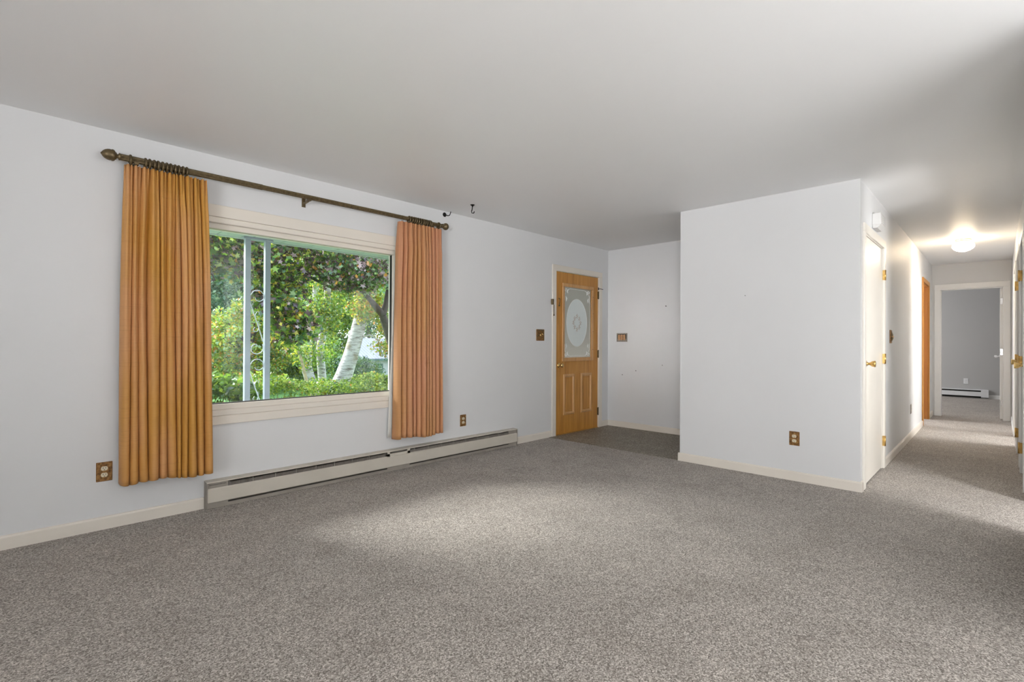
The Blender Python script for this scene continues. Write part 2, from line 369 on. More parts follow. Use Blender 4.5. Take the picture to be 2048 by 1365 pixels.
# ------------------------------------------------------------------ curtain rod
RZ, RY = 2.262, W-.095
rod = thing('curtain_rod', (1.75, RY, RZ), 'long antique bronze curtain rod mounted above the picture window', 'curtain rod')
def fluted(mb, xa, xb, r, n=14):
    prof = []
    for i in range(n*2):
        a = 2*pi*i/(n*2); q = r*(1 if i % 2 == 0 else .90); prof.append((RY+q*cos(a), RZ+q*sin(a)))
    mb.prism(prof, 'x', xa, xb)
mb = MB(); fluted(mb, .52, 1.34, .0195); mb.build('rod_sleeve', 'bronze', rod)
mb = MB(); fluted(mb, 1.33, 2.972, .0172); mb.build('rod_tube', 'bronze', rod)
MB().lathe((.527, RY, RZ), (-1, 0, 0), [(0, 0), (0, .019), (.010, .022), (.014, .013), (.020, .0125), (.024, .022), (.029, .0225), (.030, .028), (.036, .034), (.044, .035), (.046, .032), (.056, .0335), (.067, .031), (.078, .0255), (.087, .017), (.093, .008), (.096, .004), (.098, 0)]).build('finial', 'bronze', rod)
MB().lathe((2.965, RY, RZ), (1, 0, 0), [(0, 0), (0, .017), (.010, .021), (.015, .012), (.022, .012), (.027, .021), (.036, .030), (.048, .034), (.062, .031), (.074, .020), (.080, .008), (.082, 0)]).build('finial', 'bronze', rod)
for bx in (.60, 1.68, 2.93):
    b = MB(); b.tube([(bx, W, RZ-.03), (bx, W-.03, RZ-.032), (bx, RY+.01, RZ-.03), (bx, RY-.012, RZ-.024)], .008, 8)
    b.box(bx-.014, bx+.014, W-.006, W, RZ-.06, RZ+.01); b.box(bx-.012, bx+.012, RY-.020, RY+.02, RZ-.030, RZ-.018)
    b.build('bracket', 'bronze', rod)
# rings
ring = None
def place_ring(x, label, group, R=.0262):
    global ring
    if ring is None:
        ring = thing('curtain_ring', (x, RY, RZ), label, 'curtain ring', group)
        MB().torus((x, RY, RZ-.006), (1, 0, 0), .0262, .0070, 24, 8).build('hoop', 'bronze', ring)
        MB().torus((x, RY, RZ-.040), (0, 1, 0), .006, .0018, 12, 6).build('eyelet', 'bronze', ring)
        r = ring
    else:
        r = dup(ring, (x, RY, RZ), label); r['group'] = group
    return r
place_ring(.572, 'bronze curtain ring alone beside the acorn-shaped left rod end', 'lone ring at left rod end')
del ring['group']
for i in range(11):
    place_ring(.648+i*.0222+rnd.uniform(-.002, .002), 'bronze curtain ring bunched over the golden left curtain', 'bunched rings over the left curtain')
for i in range(11):
    place_ring(2.60+i*.0235+rnd.uniform(-.003, .003), 'bronze curtain ring bunched over the copper right curtain', 'bunched rings over the right curtain')
r = place_ring(2.93, 'bronze curtain ring alone beside the rounded right rod end', 'x'); del r['group']

# ------------------------------------------------------------------ curtains
def curtain(name, label, xt0, xt1, xb0, xb1, ztop, zbot, folds, mat, seed, depth, lining):
    R = random.Random(seed)
    NU, NV = folds*20+1, 70
    root = thing(name, ((xb0+xb1)/2, W-.09, zbot), label, 'curtain')
    wd = [R.uniform(.5, 1.6) for _ in range(folds)]; cum = [0]
    for q in wd: cum.append(cum[-1]+q)
    cum = [q/cum[-1] for q in cum]
    amp = [R.uniform(.6, 1.2) for _ in range(folds+1)]; dr = [R.uniform(-1, 1) for _ in range(folds+1)]
    hem = [R.uniform(-.012, .012) for _ in range(folds+1)]
    def pt(u, v, off=0):
        # find fold k and phase
        k_ = max(0, min(folds-1, next((i for i in range(folds) if u <= cum[i+1]), folds-1)))
        ph = (u-cum[k_])/(cum[k_+1]-cum[k_]); a = amp[k_]*(1-ph)+amp[k_+1]*ph; d_ = dr[k_]*(1-ph)+dr[k_+1]*ph
        fl = min(1, .12+v*2.6) if v < .4 else 1
        g = min(1, v/.12)                     # pinch pleat header above
        sn = abs(sin(pi*ph)); fw_ = (cum[k_+1]-cum[k_])*((xt1-xt0)*(1-v)+(xb1-xb0)*v)
        base = 2*sn**.95-1                    # rounded front ridge, tight valley behind
        rid = base*depth*a*(.60+.40*g)
        # secondary ripples fade downwards
        rid += sin(6*pi*ph+d_*2)*depth*.22*(1-min(1, v*1.4))*g + sin(2*pi*ph*3)*depth*.30*max(0, 1-v/.09)
        x = xt0+(xt1-xt0)*u; xb = xb0+(xb1-xb0)*u
        xx = x+(xb-x)*v + - sin(2*pi*ph)*fw_*(.13+.085*g) + .22*fw_*(1-ph if ph > .5 else ph)*d_*2*g*sin(pi*min(1, v*1.6)) + d_*.012*sin(pi*v)*(1 if 0 < u < 1 else 0)
        yy = W-.092 - rid*(.70+.30*v) + off
        yy = min(yy, W-.034 if off == 0 else W-.016)
        hz = hem[k_]*(1-ph)+hem[k_+1]*ph
        zz = ztop+(zbot-ztop)*v + hz*v + (.012*max(0, 1-v/.1))*(1 if .2 < ph < .8 else 0)*0
        return (xx, yy, zz)
    vs = []; fs = []
    for j in range(NV+1):
        v = (j/NV)**1.25
        for i in range(NU): vs.append(pt(i/(NU-1), v))
    for j in range(NV):
        for i in range(NU-1): fs.append((j*NU+i, j*NU+i+1, (j+1)*NU+i+1, (j+1)*NU+i))
    c = MB().raw(vs, fs, True).build('drape', mat, root)
    so = c.modifiers.new('thick', 'SOLIDIFY'); so.thickness = .0025; so.offset = 0
    # lining sheet just behind
    vs = []; xa, xc = lining; n2 = 40
    for j in range(21):
        v = j/20
        for i in range(n2+1):
            u = i/n2; x = (xt0+.01+(xt1-xt0-.02)*u)*(1-v)+(xa+(xc-xa)*u)*v
            vs.append((x, W-.026-.003*sin(u*folds*2*pi*.6)*v, (ztop-.03)+(zbot+.012-(ztop-.03))*v))
    fs = [(j*(n2+1)+i, j*(n2+1)+i+1, (j+1)*(n2+1)+i+1, (j+1)*(n2+1)+i) for j in range(20) for i in range(n2)]
    l = MB().raw(vs, fs, True).build('lining', 'lining', root); l['label'] = 'off-white curtain lining behind the drape'
    so = l.modifiers.new('thick', 'SOLIDIFY'); so.thickness = .0015
    # little hooks
    for i in range(folds):
        u = (cum[i]+cum[i+1])/2; p = pt(u, 0)
        MB().tube([(p[0], RY+.004, ztop-.02), (p[0], RY+.004, ztop+.006), (p[0], RY, ztop+.016)], .0016, 5).build('drapery_hook', 'chrome', root)
    return root
curtain('curtain', 'golden orange pinch-pleated silk curtain at the left side of the picture window', .545, .985, .535, 1.03, 2.222, .272, 11, 'silk_left', 5, .070, (.56, 1.0))
curtain('curtain', 'copper orange pinch-pleated silk curtain at the right side of the picture window', 2.495, 2.950, 2.468, 2.965, 2.222, .288, 11, 'silk_right', 11, .072, (2.43, 2.93))

# ------------------------------------------------------------------ baseboard heaters
def heater(name, label, x0, x1, y, centre, mat, mat_d, seg_step, root_loc):
    """long heater on a wall that runs along x at y, facing -y"""
    t = thing(name, root_loc, label, 'heater')
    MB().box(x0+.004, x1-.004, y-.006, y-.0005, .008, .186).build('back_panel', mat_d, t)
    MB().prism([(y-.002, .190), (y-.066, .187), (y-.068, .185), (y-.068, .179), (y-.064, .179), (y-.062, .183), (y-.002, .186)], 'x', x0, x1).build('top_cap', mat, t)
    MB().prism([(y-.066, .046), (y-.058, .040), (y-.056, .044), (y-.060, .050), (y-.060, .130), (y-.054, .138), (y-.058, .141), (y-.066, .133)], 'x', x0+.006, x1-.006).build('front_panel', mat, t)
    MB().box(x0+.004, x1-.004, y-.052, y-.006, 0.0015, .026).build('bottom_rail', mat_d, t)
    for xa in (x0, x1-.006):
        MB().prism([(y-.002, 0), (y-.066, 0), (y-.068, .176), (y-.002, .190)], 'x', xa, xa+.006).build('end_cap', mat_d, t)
    # wiring covers at the ends and centre
    covers = [(x0+.008, x0+.135), (x1-.13, x1-.008)]
    for a, b in covers:
        cv = MB().box(a, b, y-.054, y-.050, .135, .176).build('wiring_cover', mat_d, t)
        MB().box(a, b, y-.054, y-.050, .024, .048).build('wiring_cover', mat_d, t)
        if a < x0+.1:
            vent = MB()
            for q in range(12): vent.box(a+.012+q*.0088, a+.016+q*.0088, y-.0552, y-.0538, .160, .165)
            vent.build('vent_holes', 'dark', cv)
    if centre:
        a, b = centre
        MB().box(a, a+.025, y-.062, y-.05, .130, .178).box(b-.025, b, y-.062, y-.05, .130, .178).box(a, b, y-.062, y-.050, .130, .160).build('centre_cover', mat, t)
        MB().box(a, b, y-.056, y-.052, .022, .048).build('centre_lower_cover', mat_d, t)
    # heating element: banks of fins with gaps and divider clips
    a = x0+.14; st = MB(); 
    x = a
    while x < x1-.14:
        if centre and centre[0]-.03 < x < centre[1]+.002: x = centre[1]+.002; continue
        st.box(x, x+.0040, y-.054, y-.012, .070, .163); x += .007
    f = st.build('fins', 'fin', t); f['kind'] = 'stuff'
    x = a
    while x < x1-.15:
        if not centre or not (centre[0]-.02 < x < centre[1]+.02): MB().box(x, x+.004, y-.057, y-.010, .058, .172).build('support_clip', mat_d, t)
        x += seg_step
    MB().tube([(x0+.03, y-.03, .10), (x1-.03, y-.03, .10)], .008, 8).build('heating_rod', 'fin', t)
    return t
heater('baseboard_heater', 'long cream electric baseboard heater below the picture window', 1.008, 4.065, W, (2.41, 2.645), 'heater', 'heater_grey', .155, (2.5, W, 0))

# bedroom heater on x = BX wall, built along y
t = thing('baseboard_heater', (BX, .9, 0), 'white baseboard heater low on the far bedroom wall', 'heater')
def pr(mb, prof, a, b): return mb.prism([(BX+p, q) for p, q in prof], 'y', a, b)
pr(MB(), [(-.002, .190), (-.065, .178), (-.065, .170), (-.002, .180)], .133, 2.2).build('top_cap', 'heater_white', t)
pr(MB(), [(-.064, .045), (-.058, .045), (-.058, .140), (-.064, .140)], .133, 2.2).build('front_panel', 'heater_white', t)
MB().box(BX-.067, BX-.002, .130, .25, .025, .181).build('end_box', 'heater_white', t)
MB().box(BX-.03, BX-.002, .25, 2.2, .01, .178).build('back_panel', 'dark', t)

# ------------------------------------------------------------------ front door
DX0, DX1, DZ = 4.815, 5.725, 2.035
d1 = thing('door_1', (5.27, W, 0), 'oak front door with half-height oval etched glass and two panels', 'door', kind='structure')
mb = MB(); mb.box(4.735, 4.808, W-.016, W, 0, 2.045).box(5.732, 5.803, W-.016, W, 0, 2.045).box(4.735, 5.803, W-.016, W, 2.045, 2.112)
mb.build('casing', 'trim', d1, .003)
mb = MB(); mb.box(4.792, 4.808, W-.004, W+.16, 0, 2.048).box(5.732, 5.748, W-.004, W+.16, 0, 2.048).box(4.792, 5.748, W-.004, W+.16, 2.040, 2.049)
mb.build('jamb', 'trim', d1)
y0d, y1d = W+.006, W+.046
gx0, gx1, gz0, gz1 = 4.98, 5.572, .955, 1.862
mb = MB(); mb.box(DX0, gx0, y0d, y1d, .012, DZ).box(gx1, DX1, y0d, y1d, .012, DZ).box(gx0, gx1, y0d, y1d, .012, gz0).box(gx0, gx1, y0d, y1d, gz1, DZ)
leaf = mb.build('door_leaf', 'oak', d1)
MB().box(DX0, DX1, y0d-.004, y1d, .004, .012).build('door_sweep', 'brass', d1)
MB().box(4.81, 5.73, W-.02, W+.15, .0, .004).build('threshold', 'brass', d1)
mb = MB()
for a, b in ((gx0-.012, 0), ):
    frame_y(mb, gx0-.040, gx1+.040, gz0-.040, gz1+.040, .046, y0d-.014, y0d)
mb.build('glass_frame', 'oak_light', leaf, .005)
plugs = MB()
for z in (1.06, 1.30, 1.54, 1.76): plugs.lathe((gx1+.022, y0d-.013, z), (0, -1, 0), [(0, .0045), (.002, .0045), (.0022, 0)], 8)
plugs.build('screw_plugs', 'dark', leaf)
pane = MB().box(gx0, gx1, y0d+.010, y0d+.016, gz0, gz1).build('glass_pane', 'frost_grey', leaf)
gcx, gcz = (gx0+gx1)/2-.01, (gz0+gz1)/2
# Coordinates below: a is the half width of the oval, b the half height
def disc_y(cx, cz, a, b, y, th, n=48):
    vs = [(cx+a*cos(2*pi*i/n), y, cz+b*sin(2*pi*i/n)) for i in range(n)]+[(cx+a*cos(2*pi*i/n), y-th, cz+b*sin(2*pi*i/n)) for i in range(n)]
    return MB().raw(vs, [tuple(range(n)), tuple(range(n, 2*n))[::-1]]+[(i, (i+1) % n, n+(i+1) % n, n+i) for i in range(n)])
disc_y(gcx, gcz, .215, .305, y0d+.010, .0015).build('etched_oval', 'frost_pale', leaf)
mb = MB(); n = 64
mb.tube([(gcx+.218*cos(2*pi*i/n), y0d+.0085, gcz+.308*sin(2*pi*i/n)) for i in range(n+1)], .0028, 5, False)
b_ = .022
mb.tube([(gx0+.14, y0d+.009, gz0+b_), (gx1-.14, y0d+.009, gz0+b_)], .004, 5); mb.tube([(gx0+.14, y0d+.009, gz1-b_), (gx1-.14, y0d+.009, gz1-b_)], .004, 5)
mb.tube([(gx0+b_, y0d+.009, gz0+.18), (gx0+b_, y0d+.009, gz1-.18)], .0022, 5); mb.tube([(gx1-b_, y0d+.009, gz0+.18), (gx1-b_, y0d+.009, gz1-.18)], .0022, 5)
for sx_, cx in ((1, gx0), (-1, gx1)):
    for sz_, cz in ((1, gz0), (-1, gz1)):
        def q(a, b): return (cx+sx_*a, y0d+.009, cz+sz_*b)
        mb.tube([q(.03+.035*t/10*cos(t*.7)+.02, .05+.035*t/10*sin(t*.7)) for t in range(11)], .005, 5)
        mb.tube([q(.02, .20), q(.035, .16), q(.028, .11), q(.045, .07)], [.001, .007, .005, .003], 5)
        mb.tube([q(.15, .022), q(.11, .030), q(.085, .05), q(.095, .085)], [.002, .006, .007, .001], 5)
        mb.tube([q(.05, .12), q(.07, .15), q(.06, .185)], [.002, .008, .001], 5)
mb.build('etched_border', 'etch_white', leaf)
mb = MB()
for kx, kz in ((0, .085), (0, -.085), (-.075, 0), (.075, 0), (.05, .055), (-.05, .055), (.05, -.055), (-.05, -.055)):
    for a in range(5):
        an = a*2*pi/5+kx*20; p = (gcx+kx, y0d+.008, gcz+kz)
        mb.tube([p, (p[0]+.018*cos(an), p[1], p[2]+.024*sin(an)), (p[0]+.027*cos(an+.35), p[1], p[2]+.034*sin(an+.35))], [.001, .0042, .0008], 4)
mb.build('flower_wreath', 'etch_tan', leaf)
for pa, pb in ((4.972, 5.206), (5.340, 5.584)):
    pm = MB()   # raised moulding ring with a mitred profile
    z_a, z_b = .236, .752; tt = .042
    prof = [(0, 0), (.010, -.009), (.022, -.013), (.034, -.007), (.042, .004)]
    cor = [(pa, z_a, 1, 1), (pb, z_a, -1, 1), (pb, z_b, -1, -1), (pa, z_b, 1, -1)]
    vs = [(cx+sx_*p[0], y0d+p[1], cz+sz_*p[0]) for cx, cz, sx_, sz_ in cor for p in prof]; m_ = len(prof)
    fs = [(c_*m_+i, c_*m_+i+1, ((c_+1) % 4)*m_+i+1, ((c_+1) % 4)*m_+i) for c_ in range(4) for i in range(m_-1)]
    pm.raw(vs, fs).build('panel_moulding', 'oak_light', leaf)
    MB().box(pa+.058, pb-.058, y0d-.004, y0d+.002, z_a+.058, z_b-.058).build('raised_panel', 'oak', leaf, .003)
kb = MB(); kx, kz = 4.885, .868
kb.lathe((kx, y0d, kz), (0, -1, 0), [(0, .0), (0, .033), (.006, .033), (.010, .024), (.014, .012), (.030, .011), (.036, .020), (.046, .0275), (.056, .0275), (.064, .020), (.067, 0)])
kb.build('door_knob', 'brass_bright', d1)
for z in (1.80, 1.00, .22):
    MB().box(5.716, 5.728, W-.001, W+.006, z-.05, z+.05).lathe((5.729, W-.006, z-.05), (0, 0, 1), [(-.004, 0), (-.004, .004), (0, .0065), (.1, .0065), (.104, .004), (.106, 0)], 8).build('hinge', 'bronze', d1)
MB().tube([(5.73, W-.004, 1.885), (5.735, W-.03, 1.885), (5.775, W-.045, 1.878)], .004, 6).box(5.722, 5.742, W-.008, W, 1.87, 1.905).build('hinge_door_stop', 'iron', d1)
# wall bit seen outside through nothing: exterior storm side closed by the leaf itself
# coat hook on door
h = MB(); hx = 4.862; h.tube([(hx+.02, y0d, 1.70), (hx+.02, y0d-.018, 1.695), (hx+.012, y0d-.02, 1.66), (hx-.008, y0d-.022, 1.605), (hx-.018, y0d-.035, 1.60), (hx-.014, y0d-.045, 1.618)], .004, 6)
h.lathe((hx+.02, y0d, 1.70), (0, -1, 0), [(0, .009), (.004, .008), (.006, 0)], 10)
tag(h.build('door_hook', 'bronze', None), 'small dark bent hook on the upper left of the oak door', 'hook')
# bell strap on casing
bl = thing('chain_latch', (4.74, W-.02, 1.6), 'dark metal chain latch hanging on the casing left of the front door', 'door chain')
MB().box(4.712, 4.742, W-.030, W-.004, 1.615, 1.682).build('latch_plate', 'bronze', bl, .003)
mb = MB()
for i in range(9): mb.torus((4.746, W-.026, 1.607-i*.0135), (1, 0, 0) if i % 2 else (0, 1, 0), .0062, .0023, 10, 5)
mb.lathe((4.746, W-.026, 1.49), (0, 0, -1), [(-.006, 0), (-.004, .008), (.010, .010), (.013, 0)], 10)
mb.build('chain', 'bronze', bl)

# ------------------------------------------------------------------ wall plates (local frame: u right along wall, z up, n out of wall)
def fmap(o, u, n): o, u, n = Vector(o), Vector(u), Vector(n); return lambda a, b, d: tuple(o+u*a+n*d+Vector((0, 0, 1))*b)
def fbox(mb, f, a0, a1, b0, b1, d0, d1):
    vs = [f(a, b, d) for d in (d0, d1) for a, b in ((a0, b0), (a1, b0), (a1, b1), (a0, b1))]
    return mb.raw(vs, [(3, 2, 1, 0), (4, 5, 6, 7), (0, 1, 5, 4), (1, 2, 6, 5), (2, 3, 7, 6), (3, 0, 4, 7)])
def outlet(o, u, n, label, pm='plate', rm='ivory', w_=.078, h_=.117):
    f = fmap(o, u, n); t = thing('wall_outlet', o, label, 'outlet')
    p = fbox(MB(), f, -w_/2, w_/2, -h_/2, h_/2, 0, .006).build('plate', pm, t, .002)
    # scalloped relief ring
    mb = MB(); mb.tube([f((.0255+.002*sin(i*1.2))*cos(2*pi*i/32), (.046+.002*sin(i*1.3))*sin(2*pi*i/32), .006) for i in range(33)], .0016, 5, False)
    mb.build('relief_border', pm, p)
    for s in (1, -1):
        cz = s*.0195; n_ = 20; pts = []
        for i in range(n_):
            a = 2*pi*i/n_; pts.append((.0165*cos(a), cz+max(-.0125, min(.0125, .0165*sin(a)))))
        vs = [f(a, b, .004) for a, b in pts]+[f(a, b, .0085) for a, b in pts]
        rc = MB().raw(vs, [tuple(range(n_)), tuple(range(n_, 2*n_))[::-1]]+[(i, (i+1) % n_, n_+(i+1) % n_, n_+i) for i in range(n_)]).build('receptacle', rm, t)
        sl = MB(); fbox(sl, f, -.0075, -.0050, cz-.001, cz+.008, .008, .0089); fbox(sl, f, .0050, .0072, cz, cz+.007, .008, .0089)
        fbox(sl, f, -.0022, .0022, cz-.0095, cz-.005, .008, .0089); sl.build('slots', 'dark', rc)
    return t
outlet((.471, W, .350), (1, 0, 0), (0, -1, 0), 'brass outlet left of the golden curtain above the baseboard')
outlet((3.325, W, .353), (1, 0, 0), (0, -1, 0), 'brass outlet above the heater right of the copper curtain')
outlet((P, 1.224, .354), (0, -1, 0), (-1, 0, 0), 'brass outlet low on the white partition wall')
outlet((7.85, HL, .355), (1, 0, 0), (0, -1, 0), 'dark brass outlet low on the left hallway wall', 'heater_grey')
outlet((BX, .49, .358), (0, -1, 0), (-1, 0, 0), 'pale grey outlet on the far bedroom wall', 'heater_white', 'heater_white')

# ornate brass switch left of the front door
o = (4.52, W, 1.240); f = fmap(o, (1, 0, 0), (0, -1, 0))
t = thing('light_switch', o, 'ornate antique brass switch plate left of the front door', 'switch')
p = fbox(MB(), f, -.072, .072, -.068, .068, 0, .006).build('plate', 'plate', t, .005)
mb = MB()
mb.tube([f(-.06, -.02, .007), f(-.03, .0, .010), f(-.005, .022, .008)], [.004, .007, .003], 6)
mb.tube([f(.06, -.055, .007), f(.055, 0, .010), f(.045, .04, .008), f(.02, .055, .007)], [.004, .006, .005, .003], 6)
mb.tube([f(-.06, .055, .007), f(0, .060, .008), f(.06, .055, .007)], [.004, .005, .004], 6)
mb.tube([f(-.062, -.055, .007), f(-.064, .05, .007)], .003, 6)
mb.build('scroll_relief', 'bronze', p)
MB().tube([f(-.016, .004, .004), f(-.016, .004, .012), f(-.012, -.008, .024)], [.010, .009, .006], 8).build('toggle', 'brass_bright', t)
MB().tube([f(.022, .012, .004), f(.022, .012, .012), f(.026, .0, .024)], [.010, .009, .006], 8).build('toggle', 'brass_bright', t)
# triple rocker with clear plate on the foyer wall
o = (FX, 3.685, 1.226); f = fmap(o, (0, -1, 0), (-1, 0, 0))
t = thing('light_switch', o, 'three-gang copper switch in a clear square plate on the entry end wall', 'switch')
p = fbox(MB(), f, -.082, .082, -.058, .058, 0, .004).build('backing_plate', 'heater_grey', t, .001)
mb = MB()
for a in ((-.081, -.078, -.057, .057), (.078, .081, -.057, .057), (-.081, .081, .054, .057), (-.081, .081, -.057, -.054)): fbox(mb, f, *a, .004, .006)
mb.build('plate_rim', 'bronze', p)
fbox(MB(), f, -.066, .066, -.020, .044, .003, .007).build('surround', 'dark', t, .004)
for i in (-1, 0, 1):
    n_ = 14; cx = i*.040; pts = [(cx-.017, .034), (cx-.017, -.02)]+[(cx-.017*cos(pi*j/8), -.02-.020*sin(pi*j/8)) for j in range(1, 8)]+[(cx+.017, -.02), (cx+.017, .034), (cx+.010, .038), (cx-.010, .038)]
    n_ = len(pts); vs = [f(a, b, .004) for a, b in pts]+[f(a, b, .012-.06*abs(b-.01)*.1) for a, b in pts]
    MB().raw(vs, [tuple(range(n_)), tuple(range(n_, 2*n_))[::-1]]+[(j, (j+1) % n_, n_+(j+1) % n_, n_+j) for j in range(n_)]).build('rocker', 'copper', t)
# hallway switch
o = (6.205, HL, 1.226); f = fmap(o, (1, 0, 0), (0, -1, 0))
t = thing('light_switch', o, 'small ornate brass switch beside the cream closet door in the hallway', 'switch')
fbox(MB(), f, -.055, .055, -.066, .066, 0, .008).build('plate', 'plate', t, .003)
MB().tube([f(0, .05, .008), f(-.01, .02, .016), f(.01, -.02, .016), f(0, -.05, .008)], [.004, .008, .008, .004], 6).build('scroll_relief', 'bronze', t)
MB().tube([f(0, 0, .006), f(0, .004, .018), f(0, -.006, .028)], [.009, .008, .005], 8).build('toggle', 'copper', t)

# door chime
t = thing('door_chime', (5.3, HL, 2.2), 'white door chime box on the hallway wall above the closet door', 'door chime')
MB().box(5.18, 5.42, HL-.062, HL, 2.160, 2.262).build('cover', 'white', t, .004)
MB().prism([(HL-.058, 2.160), (HL-.004, 2.160), (HL-.004, 2.138), (HL-.035, 2.138)], 'x', 5.19, 5.41).build('lower_grille', 'white', t)
mb = MB()
for i in range(5): mb.box(5.20, 5.40, HL-.0645, HL-.061, 2.176+i*.016, 2.183+i*.016)
mb.build('louvres', 'white', t)

# ------------------------------------------------------------------ hall doors
def casing_x(mb, a, b, top, y, s, w_=.068, th=.016):
    y0_, y1_ = sorted((y, y+s*th))
    mb.box(a-w_, a, y0_, y1_, 0, top).box(b, b+w_, y0_, y1_, 0, top).box(a-w_, b+w_, y0_, y1_, top, top+w_)
def jamb_x(mb, a, b, top, ya, yb, t_=.015):
    mb.box(a, a+t_, ya, yb, 0, top).box(b-t_, b, ya, yb, 0, top).box(a, b, ya, yb, top-t_, top)
def tulip(o, d, sc=1.0): return MB().lathe(o, d, [(0, 0), (0, .030*sc), (.004*sc, .032*sc), (.008*sc, .020*sc), (.014*sc, .011*sc), (.026*sc, .010*sc), (.034*sc, .015*sc), (.044*sc, .022*sc), (.060*sc, .0255*sc), (.066*sc, .0245*sc), (.068*sc, 0)], 16)
# closet door left side
d2 = thing('door_2', (5.28, HL, 0), 'cream flush closet door with brass knob at the start of the hallway', 'door', kind='structure')
mb = MB(); casing_x(mb, 4.835, 5.740, 2.042, HL, -1, .070); mb.build('casing', 'closet', d2, .003)
mb = MB(); jamb_x(mb, 4.840, 5.735, 2.045, HL, HL+T, .010); mb.build('jamb', 'closet', d2)
MB().box(4.853, 5.722, HL+.004, HL+.040, .012, 2.030).build('door_leaf', 'closet', d2)
tulip((4.930, HL+.004, .990), (0, -1, 0)).build('door_knob', 'brass', d2)
for z in (1.79, 1.015, .255):
    MB().box(5.722, 5.745, HL-.018, HL-.001, z-.045, z+.045).lathe((5.733, HL-.020, z-.047), (0, 0, 1), [(0, 0), (0, .007), (.094, .007), (.094, 0)], 8).build('hinge', 'brass', d2)
# wood cased doorway
d3 = thing('door_3', (9.6, HL, 0), 'orange wood cased doorway at the end of the left hallway wall', 'doorway', kind='structure')
mb = MB(); casing_x(mb, 9.185, 9.995, 2.045, HL, -1, .062); mb.build('casing', 'wood_trim', d3, .003)
mb = MB(); jamb_x(mb, 9.18, 10.0, 2.05, HL, HL+T, .014); mb.build('jamb', 'wood_inner', d3)
# far bedroom doorway
d4 = thing('door_4', (HE, .3, 0), 'white cased bedroom doorway at the end of the hallway with open door', 'door', kind='structure')
mb = MB(); mb.box(HE-.016, HE, .658, .735, 0, 2.036).box(HE-.016, HE, -.145, -.068, 0, 2.036).box(HE-.016, HE, -.145, .735, 2.036, 2.118); mb.build('casing', 'white_trim', d4, .003)
mb = MB(); mb.box(HE, HE+T, .650, .665, 0, 2.04).box(HE, HE+T, -.075, -.060, 0, 2.04).box(HE, HE+T, -.075, .665, 2.026, 2.04); mb.build('jamb', 'white_trim', d4)
MB().box(HE+T+.004, HE+T+.73, -.066, -.030, .012, 2.028).build('door_leaf', 'white_trim', d4)
tulip((HE+T+.66, -.030, .96), (0, 1, 0), .95).build('door_knob', 'chrome', d4)
for z in (1.82, 1.04, .25): MB().box(HE+T-.002, HE+T+.004, -.060, -.034, z-.045, z+.045).build('hinge', 'chrome', d4)
# right side doors
for nm, a, b, kx, lab in (('door_5', 5.62, 6.40, 5.685, 'white closet door with gold knob nearest on the right hallway wall'), ('door_6', 6.74, 7.50, 6.80, 'white closet door second along the right hallway wall')):
    d = thing(nm, ((a+b)/2, HR, 0), lab, 'door', kind='structure')
    mb = MB(); casing_x(mb, a, b, 2.04, HR, 1, .060); mb.build('casing', 'white_trim', d, .003)
    mb = MB(); jamb_x(mb, a, b, 2.04, HR-T, HR, .010); mb.build('jamb', 'white_trim', d)
    MB().box(a+.012, b-.012, HR-.040, HR-.003, .012, 2.026).build('door_leaf', 'white_trim', d)
    tulip((kx, HR-.003, .985), (0, 1, 0)).build('door_knob', 'brass_bright', d)
    for z in (1.77, 1.0, .225):
        MB().box(b-.015, b+.012, HR-.001, HR+.018, z-.047, z+.047).lathe((b-.002, HR+.021, z-.05), (0, 0, 1), [(0, 0), (0, .007), (.1, .007), (.1, 0)], 8).build('hinge', 'brass', d)
d = thing('door_7', (8.45, HR, 0), 'open bedroom doorway on the right hallway wall where daylight crosses the carpet', 'door', kind='structure')
mb = MB(); casing_x(mb, 8.04, 8.85, 2.04, HR, 1, .060); mb.build('casing', 'white_trim', d, .003)
mb = MB(); jamb_x(mb, 8.04, 8.85, 2.04, HR-T, HR, .012); mb.build('jamb', 'white_trim', d)
MB().box(8.80, 8.836, HR-T-.76, HR-T-.004, .012, 2.026).build('door_leaf', 'white_trim', d)
for z in (1.82, 1.16, .22): MB().box(8.822, 8.838, HR-T+.01, HR-.04, z-.047, z+.047).build('hinge', 'brass', d)
# bedroom behind: side walls so daylight stays in its room
struct('wall_side_bedroom', MB().box(7.62, 7.70, SY0, HR-T, 0, C).box(9.6, 9.68, SY0, HR-T, 0, C), 'wall', 'side walls of the small bedroom right of the hallway', 'wall')

# ------------------------------------------------------------------ hallway ceiling light
t = thing('ceiling_light', (8.25, .30, C), 'lit white glass globe ceiling light with brass ring in the hallway', 'ceiling light')
MB().lathe((8.25, .30, C), (0, 0, -1), [(0, 0), (0, .068), (.006, .072), (.024, .072), (.030, .062), (.030, 0)], 28).build('fitter', 'white', t)
MB().torus((8.25, .30, C-.008), (0, 0, 1), .074, .005, 28, 6).torus((8.25, .30, C-.028), (0, 0, 1), .072, .005, 28, 6).build('brass_ring', 'brass_bright', t)
MB().lathe((8.25, .30, C-.032), (0, 0, -1), [(0, .058), (.014, .085), (.034, .104), (.058, .106), (.082, .092), (.104, .062), (.116, .026), (.119, 0)], 32).build('glass_globe', 'globe', t)

